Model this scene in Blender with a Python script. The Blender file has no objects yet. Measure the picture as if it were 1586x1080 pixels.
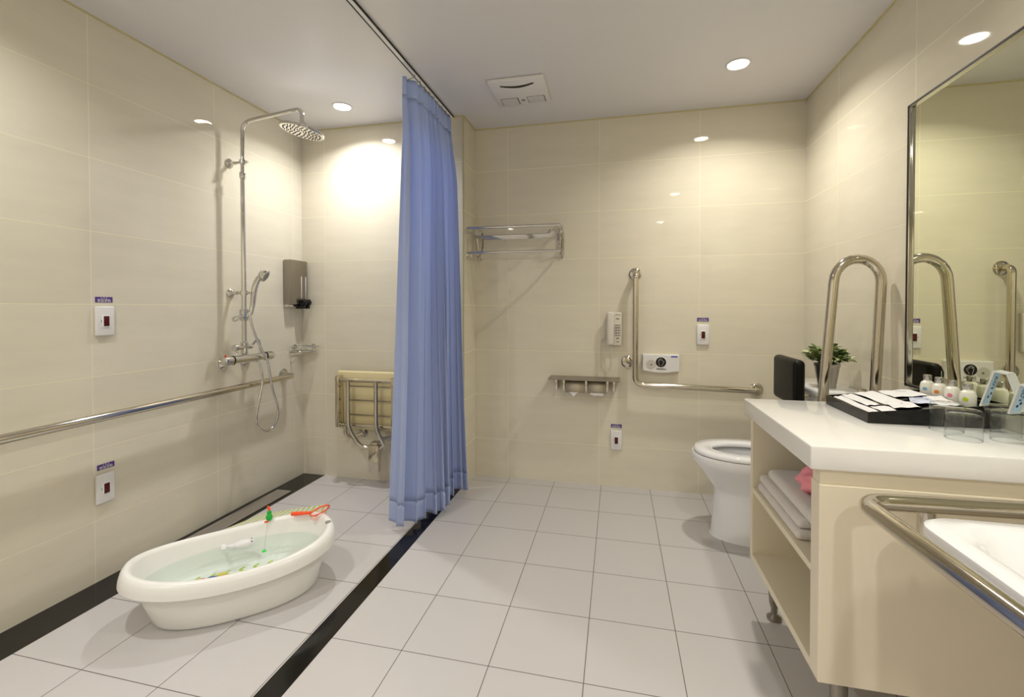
import bpy, bmesh, math, random
from mathutils import Vector, Matrix
random.seed(7)
S = bpy.context.scene
COL = S.collection
PI = math.pi
# ------------------------------------------------------------------ room dimensions (metres)
XL, XR, YS, XC, H, YF = -1.993, 1.174, -0.238, -0.829, 2.344, -4.3
# ------------------------------------------------------------------ materials
def mat(name, col, rough=.5, metal=0., spec=.5, coat=0., sheen=0., emis=None, estr=0., bump=0., bscale=50., trans=0., ior=1.45, alpha=1., var=0., vscale=8.):
    m = bpy.data.materials.new(name); m.use_nodes = True
    nt = m.node_tree; b = nt.nodes['Principled BSDF']
    def srgb(c): return tuple((x/12.92 if x <= .04045 else ((x+.055)/1.055)**2.4) for x in c)
    c = srgb([v/255 for v in col])
    b.inputs['Base Color'].default_value = (*c, 1)
    b.inputs['Roughness'].default_value = rough
    b.inputs['Metallic'].default_value = metal
    b.inputs['Specular IOR Level'].default_value = spec
    b.inputs['Coat Weight'].default_value = coat
    b.inputs['Sheen Weight'].default_value = sheen
    b.inputs['Transmission Weight'].default_value = trans
    b.inputs['IOR'].default_value = ior
    b.inputs['Alpha'].default_value = alpha
    if emis:
        b.inputs['Emission Color'].default_value = (*emis, 1); b.inputs['Emission Strength'].default_value = estr
    tc = nt.nodes.new('ShaderNodeTexCoord')
    if bump:
        n = nt.nodes.new('ShaderNodeTexNoise'); n.inputs['Scale'].default_value = bscale
        nt.links.new(tc.outputs['Object'], n.inputs['Vector'])
        bp = nt.nodes.new('ShaderNodeBump'); bp.inputs['Strength'].default_value = bump; bp.inputs['Distance'].default_value = .002
        nt.links.new(n.outputs['Fac'], bp.inputs['Height']); nt.links.new(bp.outputs['Normal'], b.inputs['Normal'])
    n = nt.nodes.new('ShaderNodeTexNoise'); n.inputs['Scale'].default_value = vscale
    nt.links.new(tc.outputs['Object'], n.inputs['Vector'])
    hs = nt.nodes.new('ShaderNodeHueSaturation'); hs.inputs['Color'].default_value = (*c, 1)
    mr = nt.nodes.new('ShaderNodeMapRange'); v = max(var, .01)
    mr.inputs['To Min'].default_value = 1-v; mr.inputs['To Max'].default_value = 1+v
    nt.links.new(n.outputs['Fac'], mr.inputs['Value']); nt.links.new(mr.outputs[0], hs.inputs['Value'])
    nt.links.new(hs.outputs[0], b.inputs['Base Color'])
    return m

def lin(c): return tuple(((x/255)/12.92 if x/255 <= .04045 else ((x/255+.055)/1.055)**2.4) for x in c)+(1,)

def tile_mat(name, grids, base, grout, w, rough, groutrough=.55, streak=(1., 1., 1.), amt=.05, cell=.03, region=None):
    """grids: list of (axis index, origin, period); region: optional (axis, split, alternative origin per grid)"""
    m = bpy.data.materials.new(name); m.use_nodes = True
    nt = m.node_tree; N = nt.nodes; L = nt.links; b = N['Principled BSDF']
    tc = N.new('ShaderNodeTexCoord'); sp = N.new('ShaderNodeSeparateXYZ'); L.new(tc.outputs['Object'], sp.inputs[0])
    def M(op, a, bb=None, c=None):
        n = N.new('ShaderNodeMath'); n.operation = op
        for i, v in enumerate((a, bb, c)):
            if v is None: continue
            if isinstance(v, (int, float)): n.inputs[i].default_value = v
            else: L.new(v, n.inputs[i])
        return n.outputs[0]
    mask = None; cells = []
    for k, (ax, o, p) in enumerate(grids):
        c = sp.outputs[ax]
        if region and region[2][k] is not None:
            isl = M('LESS_THAN', sp.outputs[region[0]], region[1])
            o = M('ADD', o, M('MULTIPLY', isl, region[2][k]-o))
        q = M('DIVIDE', M('SUBTRACT', c, o), p)
        f = M('FRACT', q); d = M('ABSOLUTE', M('SUBTRACT', f, .5))
        g = M('GREATER_THAN', d, .5-w/(2*p))
        mask = g if mask is None else M('MAXIMUM', mask, g)
        cells.append(M('FLOOR', q))
    cv = N.new('ShaderNodeCombineXYZ')
    for i, c in enumerate(cells[:3]): L.new(c, cv.inputs[i])
    wn = N.new('ShaderNodeTexWhiteNoise'); L.new(cv.outputs[0], wn.inputs['Vector'])
    mp = N.new('ShaderNodeMapping'); mp.inputs['Scale'].default_value = streak; L.new(tc.outputs['Object'], mp.inputs[0])
    off = N.new('ShaderNodeVectorMath'); off.operation = 'MULTIPLY_ADD'; L.new(wn.outputs['Color'], off.inputs[0]); off.inputs[1].default_value = (9, 9, 9); L.new(mp.outputs[0], off.inputs[2])
    nz = N.new('ShaderNodeTexNoise'); nz.inputs['Scale'].default_value = 3; nz.inputs['Detail'].default_value = 6; nz.inputs['Roughness'].default_value = .65
    L.new(off.outputs[0], nz.inputs['Vector'])
    val = M('ADD', 1.0, M('ADD', M('MULTIPLY', M('SUBTRACT', nz.outputs['Fac'], .5), amt*2), M('MULTIPLY', M('SUBTRACT', wn.outputs['Value'], .5), cell)))
    hs = N.new('ShaderNodeHueSaturation'); hs.inputs['Color'].default_value = lin(base); L.new(val, hs.inputs['Value'])
    mx = N.new('ShaderNodeMix'); mx.data_type = 'RGBA'; L.new(mask, mx.inputs[0]); L.new(hs.outputs[0], mx.inputs[6]); mx.inputs[7].default_value = lin(grout)
    L.new(mx.outputs[2], b.inputs['Base Color'])
    L.new(M('ADD', rough, M('MULTIPLY', mask, groutrough-rough)), b.inputs['Roughness'])
    bp = N.new('ShaderNodeBump'); bp.inputs['Strength'].default_value = .25; bp.inputs['Distance'].default_value = .001
    L.new(M('SUBTRACT', 1.0, mask), bp.inputs['Height']); L.new(bp.outputs['Normal'], b.inputs['Normal'])
    return m

WT, WG = (226, 219, 200), (238, 232, 203)
ZG = (2, .2574, .3)
M_wl = tile_mat('wall_tile_left', [(1, -1.531, .6), ZG], WT, WG, .0033, .03, streak=(1, .9, 5), amt=.08)
M_wr = tile_mat('wall_tile_right', [(1, -.402, .6), ZG], WT, WG, .0033, .03, streak=(1, .9, 5), amt=.08)
M_wb = tile_mat('wall_tile_back', [(0, 0, .6), ZG], WT, WG, .0033, .03, streak=(.9, 1, 5), amt=.08, region=(0, -.9, [-1.8156, None]))
M_wc = tile_mat('wall_tile_return', [(1, .3, .6), ZG], WT, WG, .0033, .03, streak=(1, .9, 5), amt=.08)
M_fl = tile_mat('floor_tile', [(0, .0146, .3), (1, -.3906, .3)], (203, 199, 198), (92, 80, 68), .0026, .33, streak=(1, 1, 1), amt=.035, cell=.02, region=(0, -.89, [-1.233, None]))
M_ceil = mat('ceiling_paint', (228, 226, 228), .4, spec=.3, bump=.02)
M_caulk = mat('caulk', (208, 198, 150), .5)
M_granite = mat('black_granite', (14, 12, 11), .12, var=.3, vscale=300)
M_chrome = mat('chrome', (214, 212, 208), .07, 1.)
M_steel = mat('polished_steel', (205, 198, 184), .11, 1.)
M_brush = mat('brushed_steel', (158, 152, 142), .3, 1., bump=.05, bscale=200)
M_louvre = mat('louvre_gap', (84, 80, 76), .6)
M_cover = mat('satin_cover_steel', (196, 186, 164), .5, .5)
M_darksteel = mat('grate_steel', (196, 190, 180), .35, 1.)
M_grate = mat('grate_plate', (168, 160, 148), .45, .15)
M_dark = mat('dark_gap', (20, 18, 16), .5)
M_black = mat('black_plastic', (12, 12, 12), .25)
M_white = mat('white_plastic', (232, 230, 230), .25)
M_cer = mat('ceramic', (242, 242, 244), .06, coat=.5)
M_cream = mat('cream_laminate', (236, 225, 203), .4)
M_creamin = mat('cream_edge', (238, 228, 203), .35)
M_top = mat('white_solid_surface', (238, 236, 233), .09)
M_tub = mat('tub_plastic', (243, 242, 238), .28, coat=.2)
M_lime = mat('lime_print', (196, 212, 40), .4)
M_orange = mat('orange_plastic', (255, 92, 48), .35)
M_green = mat('green_plastic', (30, 180, 60), .3)
M_limegreen = mat('bright_green_plastic', (60, 220, 80), .3)
M_red = mat('dark_red_button', (80, 8, 10), .25)
M_redd = mat('red_plastic', (220, 50, 40), .35)
M_blue = mat('blue_plastic', (30, 70, 180), .35)
M_yellow = mat('yellow_plastic', (230, 200, 60), .35)
M_purple = mat('purple_label', (92, 62, 140), .35)
M_lblue = mat('blue_label', (50, 80, 190), .35)
M_grey = mat('grey_print', (150, 146, 140), .5)
M_keys = mat('grey_keys', (128, 124, 116), .5)
M_phone = mat('phone_plastic', (222, 216, 204), .35)
M_paper = mat('white_paper', (236, 234, 236), .6, bump=.2, bscale=30)
M_cloth = mat('white_terry', (230, 224, 218), .95, sheen=.3, bump=.8, bscale=400)
M_pink = mat('pink_mesh', (250, 160, 172), .6, bump=.8, bscale=90)
M_seat = mat('seat_board', (226, 212, 166), .22)
M_leather = mat('black_vinyl', (16, 14, 13), .45, spec=.25, bump=.15, bscale=220)
M_pot = mat('zinc_pot', (196, 194, 190), .36, 1.)
M_soil = mat('soil', (50, 38, 26), .9)
M_leafd = mat('leaf_green', (92, 116, 66), .45, var=.35, vscale=60)
M_leafl = mat('leaf_pale', (178, 188, 132), .45, var=.2, vscale=60)
M_acry = mat('black_acrylic', (10, 9, 9), .06)
M_lotion = mat('white_lotion', (236, 234, 222), .3, coat=.6)
M_cap = mat('silver_cap', (190, 188, 186), .22, 1.)
M_wicker = mat('grey_wicker', (112, 100, 92), .7, bump=1., bscale=160)
M_frame = mat('mirror_frame_steel', (190, 186, 182), .12, 1.)
M_basinrail = M_steel
M_dot = [mat('dot_blue', (130, 178, 205), .4), mat('dot_orange', (236, 140, 50), .4), mat('dot_pink', (228, 130, 165), .4), mat('dot_lime', (190, 215, 40), .4)]
M_door = mat('door_laminate', (205, 190, 160), .4)
M_mirror = mat('mirror_silver', (232, 235, 214), .0, 1.)
M_pk1 = mat('packet_blue', (120, 150, 215), .35)
M_hair = mat('pale_blue_foil', (176, 208, 232), .3)
M_frost = mat('frosted_sleeve', (222, 226, 224), .35, alpha=.72)
M_navy = mat('navy_print', (36, 44, 84), .4)
M_magenta = mat('magenta_print', (210, 60, 150), .4)
M_clearish = mat('pale_net', (250, 170, 150), .5, alpha=.25)

def curtain_mat():
    m = bpy.data.materials.new('curtain_blue'); m.use_nodes = True
    nt = m.node_tree; b = nt.nodes['Principled BSDF']; out = nt.nodes['Material Output']
    b.inputs['Base Color'].default_value = lin((206, 219, 246)); b.inputs['Roughness'].default_value = .55
    b.inputs['Sheen Weight'].default_value = .25
    t = nt.nodes.new('ShaderNodeBsdfTranslucent'); t.inputs['Color'].default_value = lin((186, 206, 250))
    mx = nt.nodes.new('ShaderNodeMixShader'); mx.inputs[0].default_value = .42
    tc = nt.nodes.new('ShaderNodeTexCoord'); w = nt.nodes.new('ShaderNodeTexNoise'); w.inputs['Scale'].default_value = 500
    bp = nt.nodes.new('ShaderNodeBump'); bp.inputs['Strength'].default_value = .1; bp.inputs['Distance'].default_value = .001
    nt.links.new(tc.outputs['Object'], w.inputs['Vector']); nt.links.new(w.outputs['Fac'], bp.inputs['Height']); nt.links.new(bp.outputs['Normal'], b.inputs['Normal'])
    nt.links.new(b.outputs[0], mx.inputs[1]); nt.links.new(t.outputs[0], mx.inputs[2]); nt.links.new(mx.outputs[0], out.inputs[0])
    return m
M_curt = curtain_mat()

def clear_mat(name, tint, f0, ior=1.45, body=0., bodycol=(255, 255, 255)):
    """thin clear sheet: tinted see-through plus a Fresnel gloss (and an optional milky body)"""
    m = bpy.data.materials.new(name); m.use_nodes = True
    nt = m.node_tree; nt.nodes.remove(nt.nodes['Principled BSDF']); out = nt.nodes['Material Output']
    t = nt.nodes.new('ShaderNodeBsdfTransparent'); t.inputs[0].default_value = lin(tint)
    g = nt.nodes.new('ShaderNodeBsdfGlossy'); g.inputs['Roughness'].default_value = .02
    lw = nt.nodes.new('ShaderNodeLayerWeight'); lw.inputs[0].default_value = .5
    pw = nt.nodes.new('ShaderNodeMath'); pw.operation = 'POWER'; pw.inputs[1].default_value = 4.; nt.links.new(lw.outputs['Facing'], pw.inputs[0])
    fr = nt.nodes.new('ShaderNodeMath'); fr.operation = 'MULTIPLY_ADD'; fr.inputs[1].default_value = .85; fr.inputs[2].default_value = f0; nt.links.new(pw.outputs[0], fr.inputs[0])
    mx = nt.nodes.new('ShaderNodeMixShader')
    a = t
    if body:
        d = nt.nodes.new('ShaderNodeBsdfDiffuse'); d.inputs[0].default_value = lin(bodycol)
        m2 = nt.nodes.new('ShaderNodeMixShader'); m2.inputs[0].default_value = body
        nt.links.new(t.outputs[0], m2.inputs[1]); nt.links.new(d.outputs[0], m2.inputs[2]); a = m2
    nt.links.new(fr.outputs[0], mx.inputs[0]); nt.links.new(a.outputs[0], mx.inputs[1]); nt.links.new(g.outputs[0], mx.inputs[2])
    nt.links.new(mx.outputs[0], out.inputs[0])
    return m
M_water = clear_mat('bath_water', (247, 254, 251), .02, 1.33, body=.06, bodycol=(222, 238, 232))
M_glass = clear_mat('drinking_glass', (252, 254, 254), .04)

# ------------------------------------------------------------------ mesh helpers
def B(): return bmesh.new()

def box(bm, x0, x1, y0, y1, z0, z1, bev=0., seg=2):
    r = bmesh.ops.create_cube(bm, size=1.)
    vs = r['verts']
    for v in vs:
        v.co = Vector((x0+(v.co.x+.5)*(x1-x0), y0+(v.co.y+.5)*(y1-y0), z0+(v.co.z+.5)*(z1-z0)))
    if bev:
        es = list({e for v in vs for e in v.link_edges})
        bmesh.ops.bevel(bm, geom=es, offset=bev, segments=seg, affect='EDGES', profile=.5)
    return bm

def smooth_path(pts, rad=.03, n=6):
    """round the corners of a polyline"""
    P = [Vector(p) for p in pts]; out = [P[0]]
    for i in range(1, len(P)-1):
        a, b, c = P[i-1], P[i], P[i+1]
        u, v = (a-b), (c-b); lu, lv = u.length, v.length
        r = min(rad, lu*.49, lv*.49)
        p0, p2 = b+u/lu*r, b+v/lv*r
        for k in range(n+1):
            t = k/n; out.append(p0*(1-t)**2+b*2*t*(1-t)+p2*t*t)
    out.append(P[-1]); return out

def spline(pts, n=8):
    P = [Vector(p) for p in pts]; out = []
    for i in range(len(P)-1):
        p0 = P[max(i-1, 0)]; p1 = P[i]; p2 = P[i+1]; p3 = P[min(i+2, len(P)-1)]
        for k in range(n):
            t = k/n
            out.append(.5*((2*p1)+(-p0+p2)*t+(2*p0-5*p1+4*p2-p3)*t*t+(-p0+3*p1-3*p2+p3)*t**3))
    out.append(P[-1]); return out

def tube(bm, pts, r, n=16, cap=True, closed=False):
    P = [Vector(p) for p in pts]
    Q = [P[0]]
    for p in P[1:]:
        if (p-Q[-1]).length > 1e-6: Q.append(p)
    P = Q; m = len(P)
    rs = r if isinstance(r, (list, tuple)) else [r]*m
    rings = []; prev = None
    for i in range(m):
        if closed: t = (P[(i+1) % m]-P[i-1]).normalized()
        else: t = (P[min(i+1, m-1)]-P[max(i-1, 0)]).normalized()
        if prev is None:
            a = Vector((0, 0, 1)) if abs(t.z) < .9 else Vector((1, 0, 0)); nrm = t.cross(a).normalized()
        else: nrm = (prev-t*prev.dot(t)).normalized()
        prev = nrm; bn = t.cross(nrm)
        rings.append([bm.verts.new(P[i]+(nrm*math.cos(2*PI*k/n)+bn*math.sin(2*PI*k/n))*rs[i]) for k in range(n)])
    for i in range(m if closed else m-1):
        A, C = rings[i], rings[(i+1) % m]
        for k in range(n): bm.faces.new((A[k], A[(k+1) % n], C[(k+1) % n], C[k]))
    if cap and not closed:
        bm.faces.new(rings[0][::-1]); bm.faces.new(rings[-1])
    return bm

def lathe(bm, prof, c=(0, 0, 0), axis=(0, 0, 1), n=32, cap=True):
    """prof: (radius, height) list, turned about axis through c"""
    ax = Vector(axis).normalized(); q = Vector((0, 0, 1)).rotation_difference(ax); c = Vector(c); rings = []
    for r, h in prof:
        rings.append([bm.verts.new(c+q @ Vector((r*math.cos(2*PI*k/n), r*math.sin(2*PI*k/n), h))) for k in range(n)])
    for A, C in zip(rings, rings[1:]):
        for k in range(n): bm.faces.new((A[k], A[(k+1) % n], C[(k+1) % n], C[k]))
    if cap:
        bm.faces.new(rings[0][::-1]); bm.faces.new(rings[-1])
    return bm

def cyl(bm, p0, p1, r, n=24): return tube(bm, [p0, p1], r, n)

def sell(t, a, b, n):
    c, s = math.cos(t), math.sin(t)
    return (a*math.copysign(abs(c)**(2/n), c), b*math.copysign(abs(s)**(2/n), s))

def loft(bm, rings, capb=True, capt=True):
    R = [[bm.verts.new(p) for p in r] for r in rings]; n = len(R[0])
    for A, C in zip(R, R[1:]):
        for k in range(n): bm.faces.new((A[k], A[(k+1) % n], C[(k+1) % n], C[k]))
    if capb: bm.faces.new(R[0][::-1])
    if capt: bm.faces.new(R[-1])
    return bm

def ball(bm, c, rx, ry=None, rz=None, u=20, v=12):
    ry = ry or rx; rz = rz or rx
    r = bmesh.ops.create_uvsphere(bm, u_segments=u, v_segments=v, radius=1.)
    for w in r['verts']: w.co = Vector((c[0]+w.co.x*rx, c[1]+w.co.y*ry, c[2]+w.co.z*rz))
    return bm

def quad(bm, pts):
    bm.faces.new([bm.verts.new(p) for p in pts]); return bm

def slab(bm, pts, th, up=(0, 0, 1)):
    """closed slab from polygon pts extruded by th along up"""
    u = Vector(up).normalized()*th
    a = [bm.verts.new(Vector(p)) for p in pts]; b = [bm.verts.new(Vector(p)+u) for p in pts]
    bm.faces.new(a[::-1]); bm.faces.new(b); n = len(a)
    for i in range(n): bm.faces.new((a[i], a[(i+1) % n], b[(i+1) % n], b[i]))
    return bm

def obj(name, bm, m, parent=None, smooth=True, world=True, angle=35):
    bmesh.ops.recalc_face_normals(bm, faces=bm.faces)
    me = bpy.data.meshes.new(name); bm.to_mesh(me); bm.free()
    o = bpy.data.objects.new(name, me); COL.objects.link(o); me.materials.append(m)
    if smooth:
        for p in me.polygons: p.use_smooth = True
        me.set_sharp_from_angle(angle=math.radians(angle))
    if parent is not None:
        o.parent = parent
        if world:
            bpy.context.view_layer.update()
            me.transform(parent.matrix_world.inverted())
    return o

def root(name, label, cat, loc, group=None, rot=(0, 0, 0)):
    o = bpy.data.objects.new(name, None); COL.objects.link(o); o.location = loc; o.rotation_euler = rot
    o.empty_display_size = .02
    tag(o, label, cat, group); bpy.context.view_layer.update()
    return o

def tag(o, label, cat, group=None, kind=None):
    o['label'] = label; o['category'] = cat
    if group: o['group'] = group
    if kind: o['kind'] = kind
    return o

def struct(name, bm, m, label=None):
    o = obj(name, bm, m, smooth=False); o['kind'] = 'structure'
    if label: o['label'] = label
    return o

def text_bm(body, size, mtx, th=.0004):
    cu = bpy.data.curves.new('t', 'FONT'); cu.body = body; cu.size = size; cu.align_x = 'CENTER'; cu.align_y = 'CENTER'; cu.extrude = th
    o = bpy.data.objects.new('t', cu); COL.objects.link(o); bpy.context.view_layer.update()
    me = bpy.data.meshes.new_from_object(o.evaluated_get(bpy.context.evaluated_depsgraph_get()))
    bpy.data.objects.remove(o); bpy.data.curves.remove(cu)
    me.transform(mtx); bm = bmesh.new(); bm.from_mesh(me); bpy.data.meshes.remove(me)
    return bm

def rotm(xa, ya, org):
    xa, ya = Vector(xa).normalized(), Vector(ya).normalized(); za = xa.cross(ya)
    m = Matrix((xa, ya, za)).transposed().to_4x4(); m.translation = Vector(org); return m

def clone(src, loc, rot=None, label=None, group=None):
    r = src.copy(); COL.objects.link(r); r.location = loc
    if rot is not None: r.rotation_euler = rot
    if label: r['label'] = label
    if group: r['group'] = group
    for ch in list(src.children):
        c = ch.copy(); COL.objects.link(c); c.parent = r
        for g in list(ch.children):
            d = g.copy(); COL.objects.link(d); d.parent = c
    return r

def flange(c, nrm, r=.036, th=.01):
    c = Vector(c); bm = B()
    return lathe(bm, [(r, 0), (r, th*.5), (r*.85, th), (r*.5, th*1.3)], c, nrm)

# ------------------------------------------------------------------ the room
T = .1
struct('floor', box(B(), XL-T, XR+T, YF-T, T, -T, 0), M_fl)
struct('ceiling', box(B(), XL-T, XR+T, YF-T, T, H, H+T), M_ceil)
struct('wall_left', box(B(), XL-T, XL, YF, YS, 0, H), M_wl)
struct('wall_right', box(B(), XR, XR+T, YF, 0, 0, H), M_wr)
struct('wall_back', box(B(), XC, XR+T, 0, T, 0, H), M_wb)
struct('wall_shower', box(B(), XL-T, XC-.004, YS, T, 0, H), M_wb)
struct('wall_return', box(B(), XC-.004, XC, YS, T, 0, H), M_wc)
struct('wall_front', box(B(), XL-T, XR+T, YF-T, YF, 0, H), M_wb)
d = struct('door_1', box(B(), -.35, .5, YF, YF+.04, 0, 2.05, .003), M_door)
bm = B(); lathe(bm, [(.026, 0), (.026, .012)], (.42, YF+.04, 1.0), (0, 1, 0)); tube(bm, smooth_path([(.42, YF+.05, 1.0), (.42, YF+.09, 1.0), (.3, YF+.09, 1.0)], .015), .009)
obj('door_handle', bm, M_brush, d)
# yellowed sealant line where tiles meet the ceiling, the corner bead of the pier
bm = B(); c = .006
box(bm, XL, XL+c, YF, YS, H-c, H); box(bm, XL, XC, YS-c, YS, H-c, H); box(bm, XC, XC+c, YS, 0, H-c, H); box(bm, XC, XR, -c, 0, H-c, H); box(bm, XR-c, XR, YF, 0, H-c, H)
struct('trim_1', bm, M_caulk)
struct('trim_2', box(B(), XC-.004, XC+.003, YS-.003, YS+.004, 0, H-c), M_caulk)
# black granite bands let into the floor
struct('trim_3', box(B(), XL, -1.83, YF, YS, -.01, .0012), M_granite)
struct('trim_4', box(B(), -.926, -.846, YF, YS, -.01, .0012), M_granite)

# linear drain in the left band
r = root('floor_drain', 'long perforated steel drain grate in the black band beside the shower wall', 'drain', (-1.9, -1.0, 0))
bm = B(); box(bm, -1.957, -1.857, -1.42, -.53, .0012, .003); obj('drain_channel', bm, M_dark, r, False)
bm = B()
for a in (-1.957, -1.861): box(bm, a, a+.004, -1.42, -.53, .003, .0052)
for a in (-1.42, -.534): box(bm, -1.957, -1.857, a, a+.004, .003, .0052)
box(bm, -1.954, -1.860, -1.417, -.533, .003, .0046)
gr = obj('grate', bm, M_grate, r, False)
bm = B()
for j in range(118):
    for q in range(8):
        yy = -1.412+j*.00742; xx = -1.949+q*.0112
        bm.faces.new([bm.verts.new(p) for p in ((xx, yy, .0047), (xx+.0066, yy, .0047), (xx+.0066, yy+.0036, .0047), (xx, yy+.0036, .0047))])
obj('perforations', bm, M_dark, gr, False)


# ------------------------------------------------------------------ recessed lamps
def downlight(x, y, label, power, col):
    r = root('recessed_downlight', label, 'ceiling light', (x, y, H), 'recessed ceiling downlights')
    bm = B(); lathe(bm, [(.058, 0), (.058, -.004), (.05, -.006), (.046, -.003), (.046, 0)], (x, y, H), n=40, cap=False); obj('trim_ring', bm, M_white, r)
    bm = B(); lathe(bm, [(.045, -.001), (.045, -.003)], (x, y, H), n=40)
    obj('lens', bm, LENS, r)
    ld = bpy.data.lights.new('downlight_beam', 'AREA'); ld.shape = 'DISK'; ld.size = .084; ld.energy = power; ld.color = col; ld.spread = math.radians(142)
    lo = bpy.data.objects.new('downlight_beam', ld); COL.objects.link(lo); lo.parent = r; lo.location = (0, 0, -.0045)
    return r
LENS = mat('lamp_lens', (255, 250, 240), .3, emis=(1, .95, .86), estr=30)
WARM, NEU = (1., .955, .85), (1., .985, .97)
downlight(-1.49, -.525, 'round recessed downlight in the ceiling over the shower corner', 8.2, NEU)
downlight(.69, -.51, 'round recessed downlight in the ceiling above the toilet', 8, WARM)
downlight(.70, -2.13, 'round recessed downlight in the ceiling in front of the washbasin', 8.3, WARM)
downlight(-1.47, -2.2, 'round recessed downlight in the ceiling at the near end of the shower', 7.5, NEU)

downlight(.70, -3.75, 'added fill downlight in the ceiling behind the camera on the basin side', 13, NEU)  # added unseen lamp, fills the cabinet front and floor
downlight(-1.47, -3.8, 'added fill downlight in the ceiling behind the camera on the shower side', 12, NEU)  # second added lamp out of view, evens the light on walls and floor

# ------------------------------------------------------------------ exhaust fan
r = root('exhaust_fan', 'square white ceiling ventilator with two slatted grilles and a dark curved slot', 'ventilator', (-.41, -.49, H))
x0, x1, y0, y1 = -.56, -.26, -.64, -.34
bm = B(); box(bm, x0, x1, y0, y1, H-.022, H, .008)
obj('housing', bm, M_white, r)
for a, b_ in ((-.535, -.435), (-.385, -.285)):
    bm = B(); box(bm, a, b_, -.445, -.365, H-.0232, H-.0216); g = obj('grille', bm, M_louvre, r, False)
    bm = B()
    for q in range(7): box(bm, a+.004, b_-.004, -.443+q*.0115, -.443+q*.0115+.0055, H-.0262, H-.0228)
    obj('slats', bm, M_white, g, False)
bm = B(); P = []
for k in range(17):
    t = k/16; P.append((-.5+t*.18, -.6+.02*math.sin(PI*t), H-.0236))
for k in range(17):
    t = 1-k/16; P.append((-.5+t*.18, -.588+.028*math.sin(PI*t), H-.0236))
slab(bm, P, .003); obj('intake_slot', bm, M_dark, r, False)
bm = B(); lathe(bm, [(.012, 0), (.012, .002)], (-.41, -.41, H-.0238), n=24); obj('badge', bm, M_grey, r)

# ------------------------------------------------------------------ curtain and rail
r = root('curtain_rail', 'twin slotted steel curtain rail fixed to the ceiling along the shower edge', 'curtain rail', (-.902, -2, H))
bm = B(); box(bm, -.912, -.892, YF+.02, -.245, H-.008, H, .001); obj('rail', bm, M_white, r, False)
bm = B()
for a in (-.916, -.892): obj('rail_lip', box(B(), a, a+.004, YF+.02, -.245, H-.010, H), M_dark, r, False)

def curtain_pt(s, h):
    """s 0..1 along the cloth, h 0 (top) .. 1 (hem)"""
    NF = 11
    ph = 2*PI*NF*s+.9*math.sin(5*s*PI)+.5*math.sin(11*s*PI+h*1.5)
    sp = min(1, h*5); sp = sp*sp*(3-2*sp)
    amp = (.011+.017*sp+.038*h**1.2)*(.75+.45*math.sin(4.3*s*PI+1+h))
    y0 = -.815-.04*h; y1 = -.262-.012*h
    q = math.sin(ph); q = math.copysign(abs(q)**.8, q)
    y = y0+(y1-y0)*s+.010*h*math.sin(2*ph+.5)
    x = -.900+amp*q+.045*h*s*s+.012*sp
    e = max(0, 1-s*6.5); x -= (.05+.075*h)*e; y -= (.012+.01*h)*e
    x += .008*math.sin(9*s+4*h)*h
    return x, y
r = root('shower_curtain', 'light blue pleated shower curtain drawn back to the wall pier', 'curtain', (-.9, -.53, .04))
ZT, ZB = H-.03, .035
def curtain_piece(name, h0, h1, nz, off=0.):
    NS = 420; bm = B(); V = []
    for j in range(nz+1):
        h = h0+(h1-h0)*j/nz; row = []
        for i in range(NS+1):
            s = i/NS; x, y = curtain_pt(s, h)
            zb = ZB+.012*math.sin(2*PI*5*s)
            row.append(bm.verts.new((x+off, y, ZT+(zb-ZT)*h)))
        V.append(row)
    for j in range(nz):
        for i in range(NS): bm.faces.new((V[j][i], V[j][i+1], V[j+1][i+1], V[j+1][i]))
    o = obj(name, bm, M_curt, r, angle=180)
    md = o.modifiers.new('thickness', 'SOLIDIFY'); md.thickness = .0012
    return o
curtain_piece('header_tape', 0, .04, 4)
curtain_piece('cloth', .04, .955, 60)
h_ = curtain_piece('hem', .955, 1., 5); h_.modifiers['thickness'].thickness = .003
bm = B()
for k in range(9):
    s = (k+.5)/9; x, y = curtain_pt(s, 0)
    obj('hook', tube(B(), spline([(-.902, y, H-.010), (-.9, y, H-.022), (x, y, H-.035)], 4), .0022, 8), M_brush, r)

# ------------------------------------------------------------------ shower column on the left wall
PX, PY = -1.903, -.838
r = root('shower_column', 'chrome rain shower column with exposed thermostatic valve on the left tiled wall', 'shower', (XL, PY, .84))
def sh(name, bm, m=M_chrome, par=None): return obj(name, bm, m, par or r)
sh('riser_pipe', cyl(B(), (PX, PY, .90), (PX, PY, 1.88), .0125))
bm = B(); HX, HY, HZ = -1.525, -.838, 2.085
tube(bm, smooth_path([(PX, PY, 1.86), (PX, PY, 2.165), (HX+.0, HY, 2.205), (HX, HY, 2.12)], .06, 8), .0105); sh('shower_arm', bm)
sh('collar', lathe(B(), [(.015, 0), (.017, .004), (.017, .03), (.015, .034)], (PX, PY, 1.855)))
ax = Vector((-.2, -.05, -1)).normalized()
hb = B(); lathe(hb, [(.012, -.045), (.016, -.03), (.018, -.02), (.03, -.015), (.108, -.007), (.112, -.002), (.112, .006), (.109, .009)], (HX, HY, HZ), ax, 48); hd = sh('shower_head', hb)
bm = B(); qn = Vector((0, 0, 1)).rotation_difference(ax)
for rr, n in ((.02, 6), (.038, 11), (.056, 16), (.074, 22), (.092, 28)):
    for k in range(n):
        a = 2*PI*k/n; p = Vector((HX, HY, HZ))+qn @ Vector((rr*math.cos(a), rr*math.sin(a), .0092))
        lathe(bm, [(.0034, 0), (.0025, .003)], p, ax, 8)
obj('nozzles', bm, M_dark, hd)
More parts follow.
